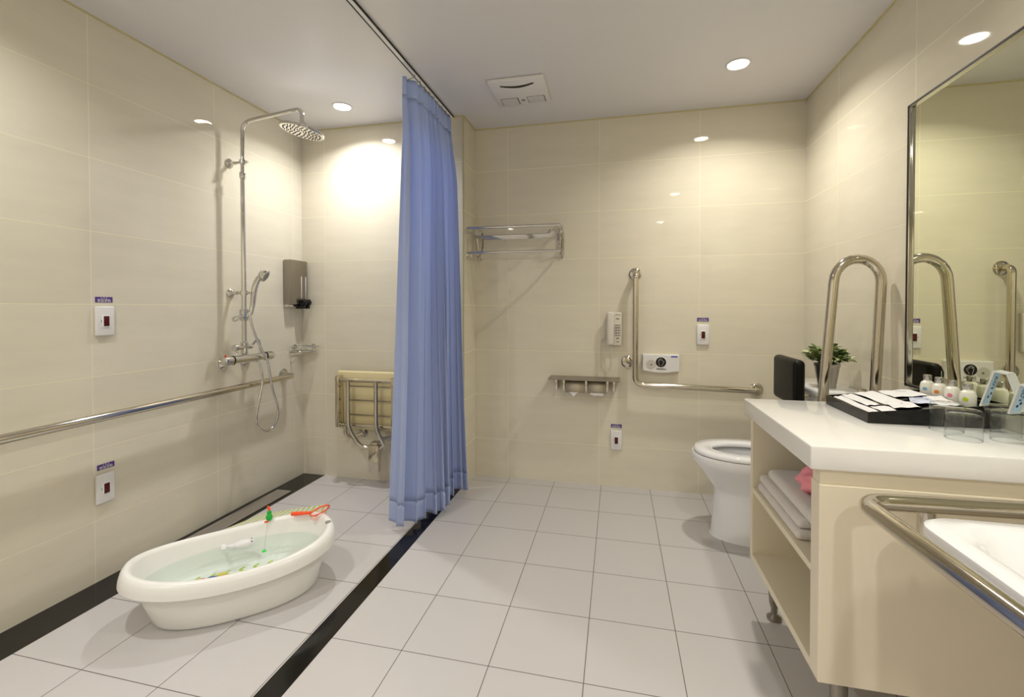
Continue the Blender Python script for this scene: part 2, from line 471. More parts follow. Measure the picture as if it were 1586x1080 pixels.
for z, yy in ((1.945, -.838), (1.225, -.838)):
    bm = B(); lathe(bm, [(.026, 0), (.026, .006), (.02, .012), (.011, .018), (.011, .05)], (XL, yy, z), (1, 0, 0)); cyl(bm, (XL+.04, yy, z), (PX-.005, yy, z), .008)
    lathe(bm, [(.018, -.012), (.018, .012)], (PX, PY, z)); cyl(bm, (PX+.01, yy, z), (PX+.035, yy, z), .007); sh('wall_bracket', bm)
bm = B(); box(bm, PX-.018, PX+.018, PY-.018, PY+.018, 1.07, 1.135, .008); cyl(bm, (PX, PY-.015, 1.10), (PX, PY-.055, 1.085), .009); lathe(bm, [(.008, 0), (.014, .004), (.014, .02), (.01, .024)], (PX, PY-.05, 1.085), (0, -1, -.3)); cyl(bm, (PX+.01, PY+.01, 1.1), (-1.876, -.824, 1.12), .014); sh('hand_shower_slider', bm)
# diverter under the riser
bm = B(); lathe(bm, [(.014, 0), (.014, .02), (.018, .025), (.018, .04), (.015, .06), (.019, .065), (.019, .085), (.013, .09)], (PX, PY, .865)); cyl(bm, (PX, PY-.055, .925), (PX, PY+.05, .925), .013); lathe(bm, [(.014, 0), (.02, .006), (.018, .022)], (PX, PY-.05, .925), (0, -1, 0)); cyl(bm, (PX, PY-.06, .925), (PX+.02, PY-.07, .895), .005)
tube(bm, smooth_path([(PX, PY+.045, .925), (PX+.015, -.75, .975), (PX+.015, -.738, .90), (PX+.01, -.738, .87)], .05), .007); sh('diverter', bm)
# thermostatic bar
bx, bz = -1.893, .862
bm = B(); tube(bm, [(bx, -.93, bz), (bx, -.70, bz)], .0215, 32); sh('valve_body', bm)
for a, b_, nm in ((-.995, -.935, 'temperature_knob'), (-.695, -.645, 'flow_knob')):
    s_ = -1 if a < -.9 else 1
    o0 = b_ if s_ < 0 else a
    bm = B(); lathe(bm, [(.0195, 0), (.024, .004), (.025, .03), (.022, .05), (.012, .056)], (bx, o0, bz), (0, s_, 0), 24); k_ = sh(nm, bm)
for a in (-.932, -.698):
    sh('black_ring', lathe(B(), [(.0245, -.003), (.0245, .003)], (bx, a, bz), (0, 1, 0)), M_black)
sh('red_button', lathe(B(), [(.005, 0), (.005, .009)], (bx, -.975, bz+.022)), M_redd)
for yy in (-.89, -.735):
    bm = B(); lathe(bm, [(.034, 0), (.034, .006), (.024, .014), (.016, .02)], (XL, yy, .838), (1, 0, 0)); cyl(bm, (XL+.015, yy, .838), (XL+.06, yy, .846), .014); lathe(bm, [(.019, 0), (.019, .018)], (XL+.055, yy, .846), (1, 0, 0), 6); cyl(bm, (XL+.07, yy, .846), (bx, yy, .858), .013); sh('wall_union', bm)
# hand shower with its hose
r2 = root('hand_shower', 'chrome hand shower on its slider with a long looping metal hose', 'hand shower', (-1.875, -.822, 1.1))
bm = B(); P = spline([(-1.875, -.822, 1.105), (-1.87, -.812, 1.16), (-1.862, -.81, 1.235), (-1.852, -.80, 1.29), (-1.838, -.785, 1.325)], 6)
tube(bm, P, [.0105+.003*math.sin(PI*i/(len(P)-1))+(.004*(i/(len(P)-1))) for i in range(len(P))], 20); obj('handle', bm, M_chrome, r2)
ax = Vector((.8, .3, -.45)).normalized(); hc = (-1.825, -.775, 1.325)
bm = B(); lathe(bm, [(.012, -.03), (.026, -.022), (.036, -.008), (.038, .004), (.035, .01), (.03, .012)], hc, ax, 32); obj('spray_head', bm, M_chrome, r2)
bm = B(); lathe(bm, [(.028, 0), (.026, .002)], Vector(hc)+ax*.012, ax, 24); obj('spray_face', bm, M_grey, r2)
bm = B()
hp = spline([(-1.876, -.826, 1.105), (-1.866, -.819, 1.035), (-1.858, -.783, .938), (-1.852, -.726, .833), (-1.855, -.687, .677), (-1.86, -.637, .541), (-1.862, -.648, .467), (-1.862, -.706, .428), (-1.862, -.775, .453), (-1.862, -.803, .504), (-1.862, -.787, .596), (-1.862, -.755, .714), (-1.868, -.755, .781), (-1.885, -.76, .842)], 14)
rs = [.0062+(.0006 if i % 2 else 0) for i in range(len(hp))]
tube(bm, hp, rs, 12); obj('hose', bm, M_chrome, r2)

# soap dispenser on the left wall
r = root('soap_dispenser', 'brushed steel twin soap dispenser with black push levers near the shower corner', 'soap dispenser', (XL, -.34, 1.15))
dx = XL+.06
bm = B(); box(bm, XL+.002, dx, -.425, -.262, 1.165, 1.455, .006); obj('body', bm, M_brush, r)
bm = B(); box(bm, XL+.002, dx-.02, -.42, -.267, 1.148, 1.166, .004); obj('base', bm, M_chrome, r)
for yy in (-.325, -.283):
    obj('level_window', box(B(), dx, dx+.002, yy-.0035, yy+.0035, 1.205, 1.35, .001), M_white, r)
    bm = B(); box(bm, dx-.035, dx+.024, yy-.016, yy+.016, 1.136, 1.166, .006); lathe(bm, [(.0205, -.01), (.0205, .014), (.013, .02)], (dx+.016, yy, 1.178), (1, 0, .15), 24)
    obj('push_lever', bm, M_black, r)
for yy in (-.325, -.283):
    obj('printed_mark', box(B(), dx, dx+.001, yy-.007, yy+.007, 1.405, 1.411), M_keys, r, False)
    obj('printed_mark', box(B(), dx, dx+.001, yy-.005, yy+.005, 1.38, 1.383), M_keys, r, False)

# corner wire basket
r = root('soap_basket', 'small chrome wire soap basket in the far shower corner', 'soap basket', (XL, YS, .86))
bm = B(); c0 = Vector((XL+.012, YS-.012, .885))
def arcp(rad, z, n=14): return [(XL+.012+rad*math.cos(t), YS-.012-rad*math.sin(t), z) for t in [PI/2*k/n for k in range(n+1)]]
for z in (.885, .855):
    rr = .125 if z > .86 else .115
    tube(bm, [(XL+.012, YS-.012, z)]+arcp(rr, z)[::1]+[(XL+.012, YS-.012, z)], .003, 8)
for k in range(15):
    t = PI/2*k/14
    tube(bm, [(XL+.012+.125*math.cos(t), YS-.012-.125*math.sin(t), .885), (XL+.012+.115*math.cos(t), YS-.012-.115*math.sin(t), .853), (XL+.014, YS-.014, .853)], .0018, 6)
obj('wires', bm, M_chrome, r)
bm = B(); lathe(bm, [(.014, 0), (.014, .012)], (XL, YS-.09, .885), (1, 0, 0)); obj('fixing', bm, M_chrome, r); obj('fixing', lathe(B(), [(.014, 0), (.014, .012)], (XL+.09, YS, .885), (0, -1, 0)), M_chrome, r)

# ------------------------------------------------------------------ grab bars
r = root('grab_bar', 'long horizontal steel grab bar along the left shower wall', 'grab bar', (XL, -1.5, .70))
bm = B(); tube(bm, smooth_path([(XL+.005, -.43, .708), (XL+.078, -.43, .708), (XL+.078, -2.9, .69), (XL+.005, -2.9, .69)], .05, 8), .0175, 24); obj('bar', bm, M_steel, r)
for yy, z in ((-.43, .708), (-2.9, .69)): obj('flange', flange((XL, yy, z), (1, 0, 0), .04), M_steel, r)

r = root('grab_bar', 'L-shaped steel grab bar on the back wall beside the telephone', 'grab bar', (.22, 0, .66))
bm = B(); tube(bm, smooth_path([(.222, -.005, 1.352), (.222, -.07, 1.35), (.222, -.07, .668), (.92, -.07, .655), (.92, -.005, .655)], .055, 10), .018, 24); obj('bar', bm, M_steel, r)
for c in ((.222, 0, 1.352), (.92, 0, .655), (.175, 0, .80)): obj('flange', flange(c, (0, -1, 0), .038), M_steel, r)
obj('standoff', tube(B(), smooth_path([(.175, -.005, .80), (.18, -.05, .80), (.222, -.07, .80)], .03), .01), M_steel, r)

UY = -.86
r = root('fold_up_grab_bar', 'tall hairpin steel grab bar folded up beside the toilet behind the counter', 'grab bar', (XR, UY, .70))
P = [(.93, UY, .66), (.972, UY, 1.235)]
for k in range(13):
    t = PI*k/12; P.append((1.057-.084*math.cos(t), UY, 1.245+.092*math.sin(t)))
P += [(1.12, UY, .68)]
bm = B(); tube(bm, P, .019, 24); obj('hairpin_tube', bm, M_steel, r)
bm = B(); box(bm, .90, 1.165, UY-.03, UY+.03, .62, .68, .006); obj('hinge_block', bm, M_steel, r)
obj('wall_plate', box(B(), XR-.012, XR, UY-.05, UY+.05, .52, .76, .004), M_steel, r)
bm = B(); tube(bm, [(1.062+.016*math.cos(a), UY-.04, .80+.016*math.sin(a)) for a in [2*PI*k/16 for k in range(16)]], .0045, 10, closed=True); tube(bm, [(1.062, UY-.04, .784), (1.062, UY-.03, .68)], .005, 8); obj('locking_ring', bm, M_steel, r)

# ------------------------------------------------------------------ emergency call switches (local frame: face -Y, width X)
def call_switch(loc, rot, label, k):
    r = root('emergency_call_switch', label, 'call switch', loc, 'white emergency call switches', rot)
    bm = B(); box(bm, -.036, .036, -.014, 0, -.062, .062, .006, 3); obj('cover_plate', bm, M_white, r, world=False)
    bm = B(); box(bm, -.0145, .0145, -.0175, -.012, -.026, .026, .002); obj('bezel', bm, M_cer, r, world=False)
    bm = B(); box(bm, -.0105, .0105, -.0195, -.0172, -.021, .021, .001); obj('push_button', bm, M_red, r, world=False)
    bm = B(); box(bm, -.018, -.0165, -.0148, -.0138, -.004, .004); obj('indicator', bm, M_black, r, world=False)
    return r
def call_label(loc, rot, label):
    r = root('call_label', label, 'label', loc, 'purple labels over the call switches', rot)
    bm = B(); box(bm, -.0335, .0335, -.0012, 0, -.0115, .0115); obj('strip', bm, M_purple, r, False, world=False)
    mt = rotm((1, 0, 0), (0, 0, 1), (0, -.0016, .006)); bm = text_bm('S  O  S', .0085, mt); obj('upper_writing', bm, M_white, r, False, world=False)
    mt = rotm((1, 0, 0), (0, 0, 1), (0, -.0016, -.0045)); bm = text_bm('\u7dca\u6025\u6c42\u52a9', .013, mt); obj('lower_writing', bm, M_white, r, False, world=False)
    return r
s1 = call_switch((.621, 0, .976), (0, 0, 0), 'white emergency call switch on the back wall right of the hand sensor', 0)
clone(s1, (.109, 0, .300), None, 'white emergency call switch low on the back wall under the paper holder')
clone(s1, (XL, -1.487, 1.087), (0, 0, PI/2), 'white emergency call switch on the left wall above the long grab bar')
clone(s1, (XL, -1.495, .386), (0, 0, PI/2), 'white emergency call switch low on the left wall below the grab bar')
l1 = call_label((.621, 0, 1.068), (0, 0, 0), 'purple SOS label over the switch right of the hand sensor')
clone(l1, (.109, 0, .388), None, 'purple SOS label over the low switch on the back wall')
clone(l1, (XL, -1.484, 1.177), (0, 0, PI/2), 'purple SOS label over the left wall switch above the grab bar')
clone(l1, (XL, -1.486, .475), (0, 0, PI/2), 'purple SOS label over the low left wall switch below the grab bar')

# ------------------------------------------------------------------ fold-down shower seat on the shower wall
r = root('folding_shower_seat', 'folded-up shower seat with cream board and steel tube frame on the shower wall', 'shower seat', (-1.45, YS, .1))
def ss(name, bm, m=M_steel): return obj(name, bm, m, r)
bm = B(); box(bm, -1.682, -1.218, YS-.075, YS-.05, .35, .732, .014, 3); ss('seat_board', bm, M_seat)
for a, b_ in ((-1.655, -1.628), (-1.262, -1.232)): ss('side_channel', box(B(), a, b_, YS-.135, YS-.085, .375, .705, .002))
bm = B(); cyl(bm, (-1.63, YS-.115, .678), (-1.262, YS-.115, .678), .0125); ss('cross_tube', bm)
bm = B(); cyl(bm, (-1.63, YS-.10, .385), (-1.262, YS-.10, .385), .0125); ss('pivot_tube', bm)
bm = B()
for z in (.635, .545, .45): tube(bm, smooth_path([(-1.60, YS-.076, z), (-1.60, YS-.086, z), (-1.275, YS-.086, z), (-1.275, YS-.076, z)], .005), .004, 8)
ss('board_rods', bm, M_brush)
bm = B(); tube(bm, smooth_path([(-1.557, YS-.14, .675), (-1.557, YS-.14, .37), (-1.49, YS-.12, .258), (-1.43, YS-.105, .245), (-1.36, YS-.105, .245), (-1.315, YS-.12, .28), (-1.362, YS-.14, .37), (-1.362, YS-.14, .675)], .05, 6), .0135, 20); ss('support_leg', bm)
bm = B(); box(bm, -1.425, -1.358, YS-.125, YS-.085, .10, .27, .002); ss('foot_plate', bm)
bm = B(); box(bm, -1.415, -1.365, YS-.125, YS-.07, .272, .288, .004); ss('foot_hinge', bm)
for xx in (-1.53, -1.29):
    bm = B(); lathe(bm, [(.03, 0), (.03, .006), (.016, .02), (.014, .03)], (xx, YS, .31), (0, -1, 0)); tube(bm, smooth_path([(xx, YS-.02, .31), (xx-.06, YS-.06, .295), (xx-.075, YS-.1, .32), (xx-.075, YS-.1, .385)], .03), .011); ss('wall_bracket', bm)

# ------------------------------------------------------------------ towel rack on the back wall
r = root('towel_rack', 'chrome hotel towel rack high on the back wall beside the curtain', 'towel rack', (-.52, 0, 1.46))
for xx in (-.79, -.245):
    bm = B(); P = []
    for k in range(17):
        t = 2*PI*k/16; P.append(sell(t, .022, .115, 3))
    slab(bm, [(xx+p[0], -.006, 1.568+p[1]) for p in P[:-1]], .006, (0, 1, 0)); obj('wall_plate', bm, M_chrome, r)
    bm = B()
    tube(bm, [(xx, -.004, 1.63), (xx-.003, -.1, 1.655), (xx+.0, -.205, 1.645)], .008, 10)
    tube(bm, smooth_path([(xx, -.004, 1.50), (xx, -.1, 1.455), (xx, -.2, 1.49)], .05), .007, 10)
    tube(bm, smooth_path([(xx, -.01, 1.66), (xx, -.08, 1.62), (xx, -.06, 1.54), (xx, -.01, 1.5)], .04), .0055, 8); obj('bracket', bm, M_chrome, r)
bm = B(); cyl(bm, (-.818, -.205, 1.645), (-.225, -.205, 1.645), .0085); obj('front_rail', bm, M_chrome, r)
bm = B(); cyl(bm, (-.818, -.2, 1.49), (-.225, -.2, 1.49), .0075); obj('hanging_rail', bm, M_chrome, r)
for k, yy in enumerate((-.03, -.065, -.1, -.135, -.17)):
    xr = -.245 if k != 0 else -.30
    bm = B(); tube(bm, smooth_path([(-.785, yy, 1.65), (-.765, yy, 1.598), (xr-.04, yy, 1.598), (xr-.012, yy, 1.65)], .035, 6), .0045, 8); obj('shelf_wire', bm, M_chrome, r)

# ------------------------------------------------------------------ shelf with twin paper holder
r = root('paper_holder_shelf', 'steel shelf with twin toilet paper covers on the back wall', 'paper holder', (-.09, 0, .69))
bm = B(); box(bm, -.312, .13, -.125, -.002, .688, .70, .002); obj('shelf', bm, M_brush, r, False)
for xx in (-.262, -.215, -.075, .055, .095):
    bm = B(); box(bm, xx-.008, xx+.008, -.10, -.002, .618, .688, .003); obj('bracket', bm, M_steel, r)
for a, b_ in ((-.205, -.085), (-.065, .046)):
    bm = B(); n = 14; P = []
    for k in range(n+1):
        t = -.75+3.0*k/n; P.append((-.055-.046*math.sin(t), .636+.046*math.cos(t)))
    V0 = [bm.verts.new((a, y_, z_)) for y_, z_ in P]; V1 = [bm.verts.new((b_, y_, z_)) for y_, z_ in P]
    for k in range(n): bm.faces.new((V0[k], V0[k+1], V1[k+1], V1[k]))
    o = obj('paper_cover', bm, M_cover, r); md = o.modifiers.new('t', 'SOLIDIFY'); md.thickness = .0015
for a, b_, lab, tip in ((-.2, -.09, 'white toilet paper roll in the left holder with a folded point', True), (-.06, .041, 'white toilet paper roll in the right holder with a torn end', False)):
    rr = root('toilet_paper_roll', lab, 'toilet paper', ((a+b_)/2, -.055, .6), 'toilet paper rolls in the holder')
    bm = B(); cyl(bm, (a, -.055, .637), (b_, -.055, .637), .037, 28); obj('roll', bm, M_paper, rr)
    bm = B()
    if tip: slab(bm, [(a+.02, -.1, .612), (a+.075, -.1, .612), (a+.045, -.1, .584)], .001, (0, 1, 0))
    else: slab(bm, [(a+.01, -.1, .612), (b_-.01, -.1, .610), (b_-.012, -.1, .596), (a+.045, -.1, .597), (a+.038, -.1, .590), (a+.03, -.1, .598), (a+.01, -.1, .602)], .001, (0, 1, 0))
    obj('loose_end', bm, M_paper, rr, False)

# ------------------------------------------------------------------ wall telephone
r = root('wall_telephone', 'cream wall telephone with keypad and looping cord left of the L-shaped bar', 'telephone', (.097, 0, .90))
bm = B(); box(bm, .056, .14, -.03, 0, .902, 1.112, .007, 3); obj('base', bm, M_phone, r)
bm = B(); box(bm, .048, .091, -.062, -.033, .905, 1.116, .013, 4); obj('handset', bm, M_phone, r)
bm = B(); box(bm, .098, .132, -.0312, -.0298, .965, 1.035); kp = obj('keypad', bm, M_keys, r, False)
bm = B()
for i in range(3):
    for j in range(4): box(bm, .1005+i*.0108, .1085+i*.0108, -.0335, -.031, .968+j*.0165, .979+j*.0165, .001)
obj('keys', bm, M_phone, kp)
for xa, xb, za, zb in ((.105, .125, 1.068, 1.075), (.101, .132, 1.095, 1.0985), (.107, .124, .945, .953), (.107, .124, .925, .930)): obj('printed_mark', box(B(), xa, xb, -.0312, -.0298, za, zb), M_keys, r, False)
bm = B(); n = 420; P = []
base = spline([(.072, -.04, .905), (.078, -.035, .86), (.078, -.03, .80), (.068, -.03, .755), (.048, -.03, .737), (.028, -.03, .755), (.018, -.025, .82), (.017, -.02, .9), (.02, -.012, .94), (.035, -.01, .942), (.056, -.012, .94)], 42)
for i, p in enumerate(base):
    q = i*.9; w_ = .0026 if i > 45 else 0.0004
    P.append(p+Vector((w_*math.cos(q), w_*math.sin(q), 0)))
tube(bm, P, .0021, 6); obj('cord', bm, M_phone, r)

# ------------------------------------------------------------------ flush hand sensor
r = root('flush_sensor', 'white flush panel with a round black hand symbol between the bar and the wall switch', 'flush sensor', (.375, 0, .745))
bm = B(); P = [(.267, .853), (.483, .853), (.483, .752)]
for k in range(1, 12):
    t = k/12; P.append((.483-.216*t, .752-.012*math.sin(PI*t)))
P.append((.267, .752))
slab(bm, [(x, -.035, z) for x, z in P], .035, (0, 1, 0)); o = obj('housing', bm, M_white, r, False)
md = o.modifiers.new('b', 'BEVEL'); md.width = .004; md.segments = 2; md.limit_method = 'ANGLE'
bm = B(); lathe(bm, [(.029, 0), (.029, .002)], (.316, -.035, .792), (0, -1, 0)); obj('speaker_ring', bm, mat('sensor_grey', (200, 196, 188), .4), r)
bm = B(); lathe(bm, [(.006, 0), (.006, .0034)], (.318, -.035, .79), (0, -1, 0)); obj('sensor_eye', bm, M_keys, r)
bm = B(); lathe(bm, [(.036, 0), (.036, .0016)], (.375, -.035, .806), (0, -1, 0), 40); obj('ring', bm, M_cer, r)
bm = B(); lathe(bm, [(.0305, 0), (.0305, .003)], (.375, -.035, .806), (0, -1, 0), 40); dk = obj('touch_disc', bm, M_black, r)
# outline of an open hand
hp_ = [(-.007, -.022), (-.010, -.010), (-.013, .002), (-.014, .014), (-.010, .016), (-.008, .006), (-.008, .019), (-.004, .022), (-.002, .008), (-.001, .021), (.003, .021), (.004, .008), (.006, .016), (.009, .015), (.009, .002), (.014, .008), (.018, .006), (.012, -.006), (.007, -.014), (.006, -.022)]
bm = B(); tube(bm, [(.375+x*1.1, -.0385, .806+z*1.1) for x, z in hp_], .0007, 6); obj('hand_symbol', bm, M_white, dk)
bm = B(); box(bm, .434, .472, -.0362, -.0348, .838, .845); obj('blue_label', bm, M_lblue, r, False)
bm = text_bm('\u514d\u89f8\u63a7\u611f\u61c9\u6c96\u6c34', .0085, rotm((1, 0, 0), (0, 0, 1), (.377, -.0356, .763))); obj('writing', bm, M_black, r, False)

# ------------------------------------------------------------------ toilet (faces -X)
TY = -.5
r = root('toilet', 'white floor-standing toilet with a black padded backrest beside the cabinet', 'toilet', (.8, TY, 0))
def tring(xf, xb, hw, z, n=2.3, N=48, yc=TY):
    """egg outline: front at xf, back at xb"""
    out = []; cx = xf+(xb-xf)*.5; a = (xb-xf)/2
    for k in range(N):
        t = 2*PI*k/N; x, y = sell(t, a, hw, n)
        f = 1-.10*max(0, -x/a)
        out.append((cx+x, yc+y*f, z))
    return out
bm = B()
loft(bm, [tring(.572, 1.0, .125, 0), tring(.578, 1.0, .122, .01), tring(.586, 1.0, .12, .10), tring(.592, 1.0, .12, .19), tring(.594, 1.0, .121, .225), tring(.585, 1.0, .126, .245), tring(.55, 1.0, .147, .295), tring(.52, 1.0, .165, .335), tring(.497, 1.0, .179, .362), tring(.487, 1.0, .186, .378), tring(.485, 1.0, .188, .40), tring(.49, 1.0, .184, .412), tring(.53, .98, .15, .412), tring(.56, .93, .125, .40), tring(.60, .88, .10, .33), tring(.68, .82, .05, .25), tring(.72, .78, .02, .24)])
obj('bowl', bm, M_cer, r, angle=60)
bm = B()
loft(bm, [tring(.498, .97, .183, .416), tring(.496, .97, .184, .424), tring(.505, .965, .176, .436), tring(.54, .94, .14, .436), tring(.575, .905, .105, .434), tring(.585, .895, .098, .426), tring(.58, .9, .10, .416)], False, False)
me_ = obj('seat_ring', bm, M_cer, r, angle=60)
bm = B(); box(bm, .985, 1.165, TY-.20, TY+.19, .40, .745, .03, 4); obj('cistern', bm, M_cer, r)
bm = B(); box(bm, .975, 1.17, TY-.21, TY+.20, .745, .772, .01, 3); obj('cistern_lid', bm, M_cer, r)
bm = B(); box(bm, .94, 1.1, TY-.12, TY+.12, .30, .405, .03, 3); obj('rear_deck', bm, M_cer, r)
# padded backrest
bm = B(); box(bm, .885, .935, -.70, -.41, .69, .905, .022, 5); cu = obj('backrest', bm, M_leather, r); cu['label'] = 'black padded backrest'
bm = B()
tube(bm, [(.89, -.691+.0, .71), (.89, -.70, .72), (.89, -.703, .87), (.892, -.69, .893)], .003, 8)
obj('piping', bm, M_leather, cu)
bm = B(); tube(bm, smooth_path([(.935, -.50, .75), (.955, -.50, .75), (.958, -.50, .60), (1.17, -.28, .60)], .03), .014); tube(bm, smooth_path([(.93, -.66, .735), (.955, -.66, .74), (.96, -.62, .73), (.958, -.5, .72)], .02), .012); obj('backrest_arm', bm, M_steel, r)

# potted plant on the cistern
px, py, pz = 1.055, -.60, .772
r = root('potted_plant', 'small leafy green plant in a zinc pot on the toilet cistern', 'plant', (px, py, pz))
bm = B(); lathe(bm, [(.036, 0), (.037, .006), (.036, .012), (.050, .098), (.053, .102), (.053, .112), (.049, .112), (.047, .1)], (px, py, pz), n=40); obj('pot', bm, M_pot, r)
bm = B(); lathe(bm, [(.047, 0), (.04, .006)], (px, py, pz+.1)); obj('soil', bm, M_soil, r)
def leaf(bm, base, d, L, W, roll):
    d = Vector(d).normalized(); a = Vector((0, 0, 1)) if abs(d.z) < .95 else Vector((1, 0, 0)); s = d.cross(a).normalized()
    s = Matrix.Rotation(roll, 3, d) @ s; n = s.cross(d); b = Vector(base); N = 6; Lf = []; Mf = []; Rf = []
    for k in range(N+1):
        t = k/N; w = W*math.sin(PI*min(1, t**.8*.97+.02))**.75; c = b+d*L*t-Vector((0, 0, 1))*L*.18*t*t
        Lf.append(bm.verts.new(c+s*w/2+n*w*.18)); Mf.append(bm.verts.new(c)); Rf.append(bm.verts.new(c-s*w/2+n*w*.18))
    for k in range(N):
        bm.faces.new((Lf[k], Mf[k], Mf[k+1], Lf[k+1])); bm.faces.new((Mf[k], Rf[k], Rf[k+1], Mf[k+1]))
bmd, bml, bs = B(), B(), B()
for i in range(60):
    th = random.uniform(0, 2*PI); el = random.uniform(.15, 1.35); rad = random.uniform(.05, .085)
    tip = Vector((px+rad*math.cos(th)*math.cos(el)*1.15, py+rad*math.sin(th)*math.cos(el)*1.15, pz+.115+rad*math.sin(el)*.9))
    st = Vector((px+.02*math.cos(th), py+.02*math.sin(th), pz+.1))
    tube(bs, spline([st, (st+tip)/2+Vector((0, 0, .012)), tip], 4), .0013, 5)
    for k in range(8):
        t = .35+.65*k/7; p = st.lerp(tip, t)+Vector((0, 0, .012*4*t*(1-t)))
        a = th+random.uniform(-1.5, 1.5)+(PI if k % 2 and k < 4 else 0)
        dd = Vector((math.cos(a), math.sin(a), random.uniform(.0, 1.1)))
        leaf(bml if random.random() < .5 else bmd, p, dd, random.uniform(.030, .046), random.uniform(.015, .022), random.uniform(-.6, .6))
obj('stems', bs, M_leafd, r); obj('leaves', bmd, M_leafd, r, angle=80); obj('pale_leaves', bml, M_leafl, r, angle=80)

# ------------------------------------------------------------------ counter cabinet
CX0, CX1, CY0, CY1 = .60, XR-.002, -1.71, -1.115
r = root('cabinet', 'cream open-shelf cabinet on short steel legs under the white countertop', 'cabinet', (.88, -1.41, 0))
obj('front_panel', box(B(), CX0, CX1, CY0, CY0+.05, .208, .703, .0015), M_cream, r, False)
obj('top_rail', box(B(), CX0+.004, CX1, CY0+.008, CY0+.05, .703, .741), M_cream, r, False)
obj('rear_panel', box(B(), CX0, CX1, CY1-.028, CY1, .208, .741, .001), M_creamin, r, False)
obj('bottom_board', box(B(), CX0, CX1, CY0+.05, CY1-.028, .208, .232, .001), M_creamin, r, False)
obj('shelf_board', box(B(), CX0+.001, CX1-.02, CY0+.05, CY1-.028, .459, .478, .001), M_creamin, r, False)
obj('wall_side_panel', box(B(), CX1-.02, CX1, CY0+.05, CY1-.028, .232, .741), M_creamin, r, False)
for xx, yy in ((.675, -1.145), (.68, -1.63), (1.1, -1.145), (1.1, -1.63)):
    bm = B(); lathe(bm, [(.024, 0), (.025, .008), (.018, .014), (.011, .02), (.011, .04), (.017, .06), (.02, .1), (.02, .207)], (xx, yy, 0), n=28); obj('leg', bm, M_brush, r)
bm = B(); box(bm, .578, XR-.001, -1.716, -1.108, .741, .80, .004, 3)
tag(obj('countertop', bm, M_top), 'thick white solid-surface countertop on the cream cabinet', 'countertop')

# towels on the shelf
def towel(name, label, x0, x1, y0, y1, z0, layers, th):
    r = root(name, label, 'towel', ((x0+x1)/2, (y0+y1)/2, z0), 'folded white towels on the cabinet shelf')
    for k in range(layers):
        o = .006*((k*37) % 3-1)
        bm = B(); box(bm, x0+o, x1+o, y0+(.006 if k % 2 else 0), y1, z0+k*th+.0005, z0+(k+1)*th, th*.45, 4)
        bmesh.ops.subdivide_edges(bm, edges=[e for e in bm.edges if e.calc_length() > .05], cuts=6, use_grid_fill=True)
        for v in bm.verts: v.co.z += .0022*math.sin(v.co.y*37+k)*math.sin(v.co.x*29+1)*(1 if k else .2)
        obj('fold', bm, M_cloth, r, angle=60)
    return r
towel('folded_towel', 'lower folded white towel on the cabinet shelf, flat on the board', .615, .95, -1.54, -1.165, .478, 2, .030)
towel('folded_towel', 'upper folded white towel lying on the other towel under the pink puff', .635, .94, -1.60, -1.21, .5385, 1, .038)
r = root('bath_puff', 'pink mesh bath puff sitting on the folded towels', 'bath puff', (.70, -1.42, .58))
bm = B(); PC = Vector((.705, -1.435, .616)); ball(bm, PC, .052, .055, .042, 48, 28)
for v in bm.verts:
    q = v.co-PC
    v.co = PC+q*(1+.13*math.sin(q.x*170)*math.sin(q.y*150+1)+.09*math.sin(q.z*190+q.y*90))
obj('mesh_ruffles', bm, M_pink, r, angle=80)
bm = B(); tube(bm, spline([PC+Vector((0, .03, .03)), PC+Vector((0, .06, .06)), PC+Vector((.02, .04, .085)), PC+Vector((.02, .0, .04))], 6), .002, 6); obj('hanging_loop', bm, M_cloth, r)
r = root('wicker_basket', 'small grey woven basket at the near end of the cabinet shelf', 'basket', (.72, -1.60, .478))
bm = B(); lathe(bm, [(.04, .001), (.052, .012), (.056, .05), (.05, .062), (.046, .05), (.042, .01)], (.70, -1.597, .478), n=30); obj('weave', bm, M_wicker, r)

# ------------------------------------------------------------------ amenity tray
def tz(x): return .832+.11*(x-.83)
TX0, TX1, TY0, TY1 = .832, 1.155, -1.432, -1.158
r = root('amenity_tray', 'black acrylic compartment tray of toiletries on the white countertop', 'tray', (.99, -1.3, .8))
def wall_bm(x0, x1, y0, y1, dz=0):
    bm = B(); V = [(x0, y0), (x1, y0), (x1, y1), (x0, y1)]
    loft(bm, [[(x, y, .8005) for x, y in V], [(x, y, tz(x)+dz) for x, y in V]]); return bm
t = .004
bm = wall_bm(TX0, TX1, TY0, TY0+t); obj('front_wall', bm, M_acry, r, False)
obj('back_wall', wall_bm(TX0, TX1, TY1-t, TY1), M_acry, r, False)
obj('left_wall', wall_bm(TX0, TX0+t, TY0+t, TY1-t), M_acry, r, False)
obj('right_wall', wall_bm(TX1-t, TX1, TY0+t, TY1-t), M_acry, r, False)
obj('base', wall_bm(TX0+t, TX1-t, TY0+t, TY1-t, -.014), M_acry, r, False)
for a, y0, y1 in ((.866, TY0+t, TY1-t), (.912, TY0+t, TY1-t), (.98, TY0+t, TY1-t), (1.078, TY0+t, TY1-t)):
    obj('divider', wall_bm(a, a+.003, y0, y1, -.002), M_acry, r, False)
obj('divider', wall_bm(.869, .977, -1.352, -1.349, -.002), M_acry, r, False)
obj('divider', wall_bm(.983, 1.076, -1.291, -1.288, -.002), M_acry, r, False)

